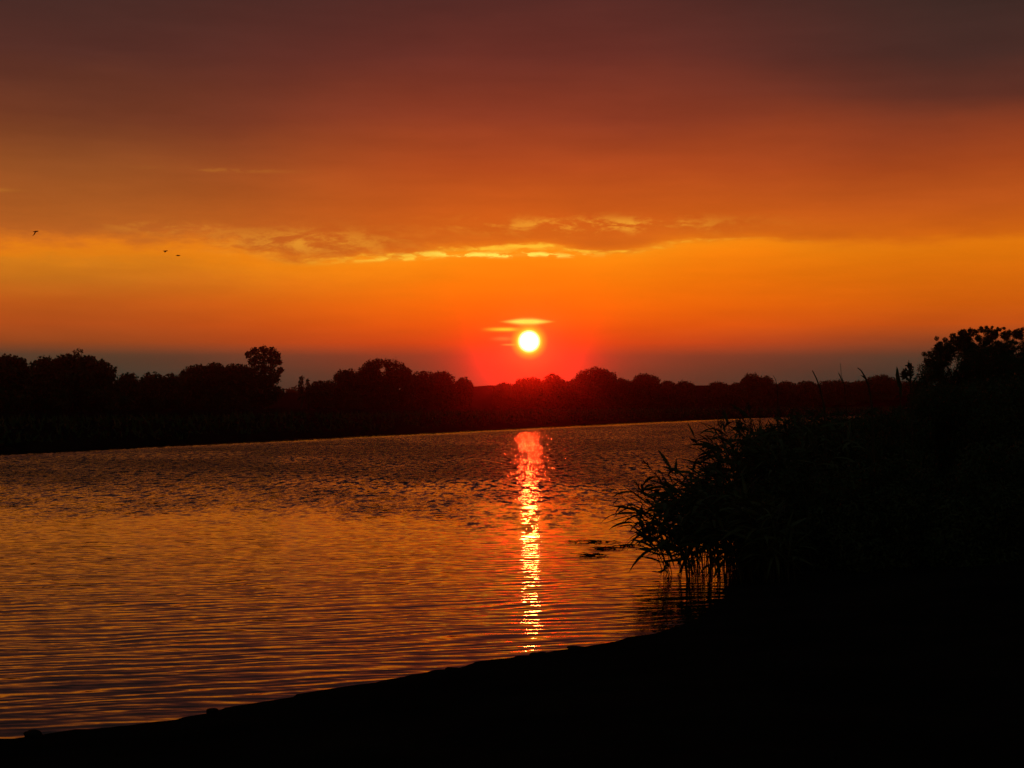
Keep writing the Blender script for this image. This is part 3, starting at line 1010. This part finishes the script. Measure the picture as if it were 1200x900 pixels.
# ------------------------------------------------------------------ things on the water and the beach
def weed(label, x, y, w, d, seed):
    rng = np.random.default_rng(seed)
    root_z = 0.0
    g = Geo()
    for k in range(26):
        th = rng.normal(0, 0.5) + (math.pi if rng.random() < 0.5 else 0)
        u, v = rng.normal(0, w * 0.33), rng.normal(0, d * 0.33)
        L = rng.uniform(0.08, 0.28)
        a = Vector((u, v, rng.uniform(0.0, 0.015)))
        dr = Vector((math.cos(th), math.sin(th), 0))
        b = a + dr * L * 0.5 + Vector((0, 0, rng.uniform(0.0, 0.022)))
        c = a + dr * L + Vector((0, 0, rng.uniform(-0.01, 0.03)))
        if k % 3 == 0:
            g.tube([a, b, c], [0.007, 0.006, 0.003], 5)
        else:
            g.blade([a, b, c], [0.006, 0.016, 0.001], dr.cross(Vector((0, 0.2, 1))).normalized())
    o = g.build('water_weed', M_weed, None, (x, y, root_z))
    tag(o, label, 'weed', 'floating weed off the reeds')


def water_at(a, b):
    Y = EYE * F / (b - HOR)
    return (a - 600) / F * Y, Y


for lab, a, b, w, d, sd in [
    ('upper tuft of floating weed on the water left of the reeds', 694, 635.0, 0.50, 0.16, 401),
    ('lower right tuft of floating weed, closest to the reeds', 711, 643, 0.26, 0.16, 402),
    ('thin strand of floating weed reaching towards the outermost reeds', 731, 640, 0.50, 0.10, 403),
    ('faint flat patch of floating weed lowest on the sunlit water', 694, 651, 0.30, 0.08, 404),
]:
    X, Y = water_at(a, b)
    weed(lab, X, Y, w, d, sd)


def clod(label, a, b, w, h, seed):
    X, Y = water_at(a, b)
    bm = bmesh.new()
    bmesh.ops.create_icosphere(bm, subdivisions=3, radius=1.0)
    rng = np.random.default_rng(seed)
    k = rng.normal(size=(8, 3)) * 2.4
    ph = rng.uniform(0, 6.28, 8)
    for v in bm.verts:
        c = np.array(v.co)
        s = 1 + 0.20 * sum(math.sin(float(kk @ c) + p) for kk, p in zip(k, ph)) / 2.5
        v.co = Vector((c[0] * w * s, c[1] * w * 0.8 * s, c[2] * h * s))
    me = bpy.data.meshes.new('clod')
    bm.to_mesh(me)
    bm.free()
    for p in me.polygons:
        p.use_smooth = True
    me.materials.append(M_stone)
    o = bpy.data.objects.new('clod', me)
    COL.objects.link(o)
    o.location = (X, Y, max(0.0, hz(X, Y)) + h * 0.25)
    tag(o, label, 'clod', 'clods of earth along the waterline')


clod('clod of earth on the waterline straight below the sun glitter', 630, 768, 0.075, 0.026, 501)
clod('clod of earth on the waterline left of the sun glitter', 531, 787, 0.06, 0.022, 502)
clod('small clod on the waterline midway along the beach', 448, 803, 0.045, 0.018, 503)
clod('clod of earth on the waterline at the lower left corner', 42, 862, 0.08, 0.03, 504)
clod('low flat clod on the waterline right of the sun glitter', 676, 760, 0.08, 0.018, 505)

# ------------------------------------------------------------------ birds
def bird(label, a, b, Y, yaw, flap, span, roll=0.0):
    X, _, Z = px(a, b, Y)
    me = bpy.data.meshes.new('bird')
    # skeleton: body along +x, wings along y
    hs = span / 2
    V = [(0, 0, 0), (0.16, 0, 0.01), (0.27, 0, 0.035), (0.36, 0, 0.03), (-0.16, 0, 0.0), (-0.32, 0, 0.0)]
    R = [(0.075, 0.07), (0.06, 0.055), (0.045, 0.042), (0.012, 0.010), (0.045, 0.035), (0.05, 0.008)]
    E = [(0, 1), (1, 2), (2, 3), (0, 4), (4, 5)]
    for sgn in (-1, 1):
        i = len(V)
        V += [(0.02, sgn * hs * 0.35, hs * 0.35 * math.sin(flap)), (0.0, sgn * hs * 0.68, hs * 0.75 * math.sin(flap)), (-0.10, sgn * hs, hs * 0.95 * math.sin(flap))]
        R += [(0.075, 0.016), (0.062, 0.012), (0.020, 0.006)]
        E += [(0, i), (i, i + 1), (i + 1, i + 2)]
    k = 0.42 / 0.68 * span / 0.8
    me.from_pydata([(x * k, y, z) for x, y, z in V], E, [])
    o = bpy.data.objects.new('bird', me)
    COL.objects.link(o)
    sk = o.modifiers.new('skin', 'SKIN')
    for j, r in enumerate(R):
        o.data.skin_vertices[0].data[j].radius = r
    o.data.skin_vertices[0].data[0].use_root = True
    sub = o.modifiers.new('subdiv', 'SUBSURF')
    sub.levels = sub.render_levels = 1
    dg = bpy.context.evaluated_depsgraph_get()
    m2 = bpy.data.meshes.new_from_object(o.evaluated_get(dg))
    o.modifiers.clear()
    o.data = m2
    m2.name = 'bird'
    m2.materials.clear()
    m2.materials.append(M_bird)
    o.location = (X, Y, Z)
    o.rotation_euler = (roll, 0, yaw)
    tag(o, label, 'bird', 'birds flying over the river')


bird('bird flying alone at far left with raised wings', 41, 271, 150, math.radians(-15), -0.45, 1.15, 0.45)
bird('upper left bird of the flying pair', 193, 294, 160, math.radians(15), -0.25, 1.0, 0.15)
bird('lower right bird of the flying pair', 208, 299.5, 160, math.radians(10), 0.12, 0.95, 0.0)
clod('crumbled lump of earth on the waterline nearest the lower left corner clod', 250, 833, 0.05, 0.018, 506)
clod('twin lump beside the clod left of the sun glitter', 519, 789, 0.045, 0.018, 507)
clod('flat crumb of earth leaning on the clod straight below the sun glitter', 641, 768, 0.06, 0.015, 508)
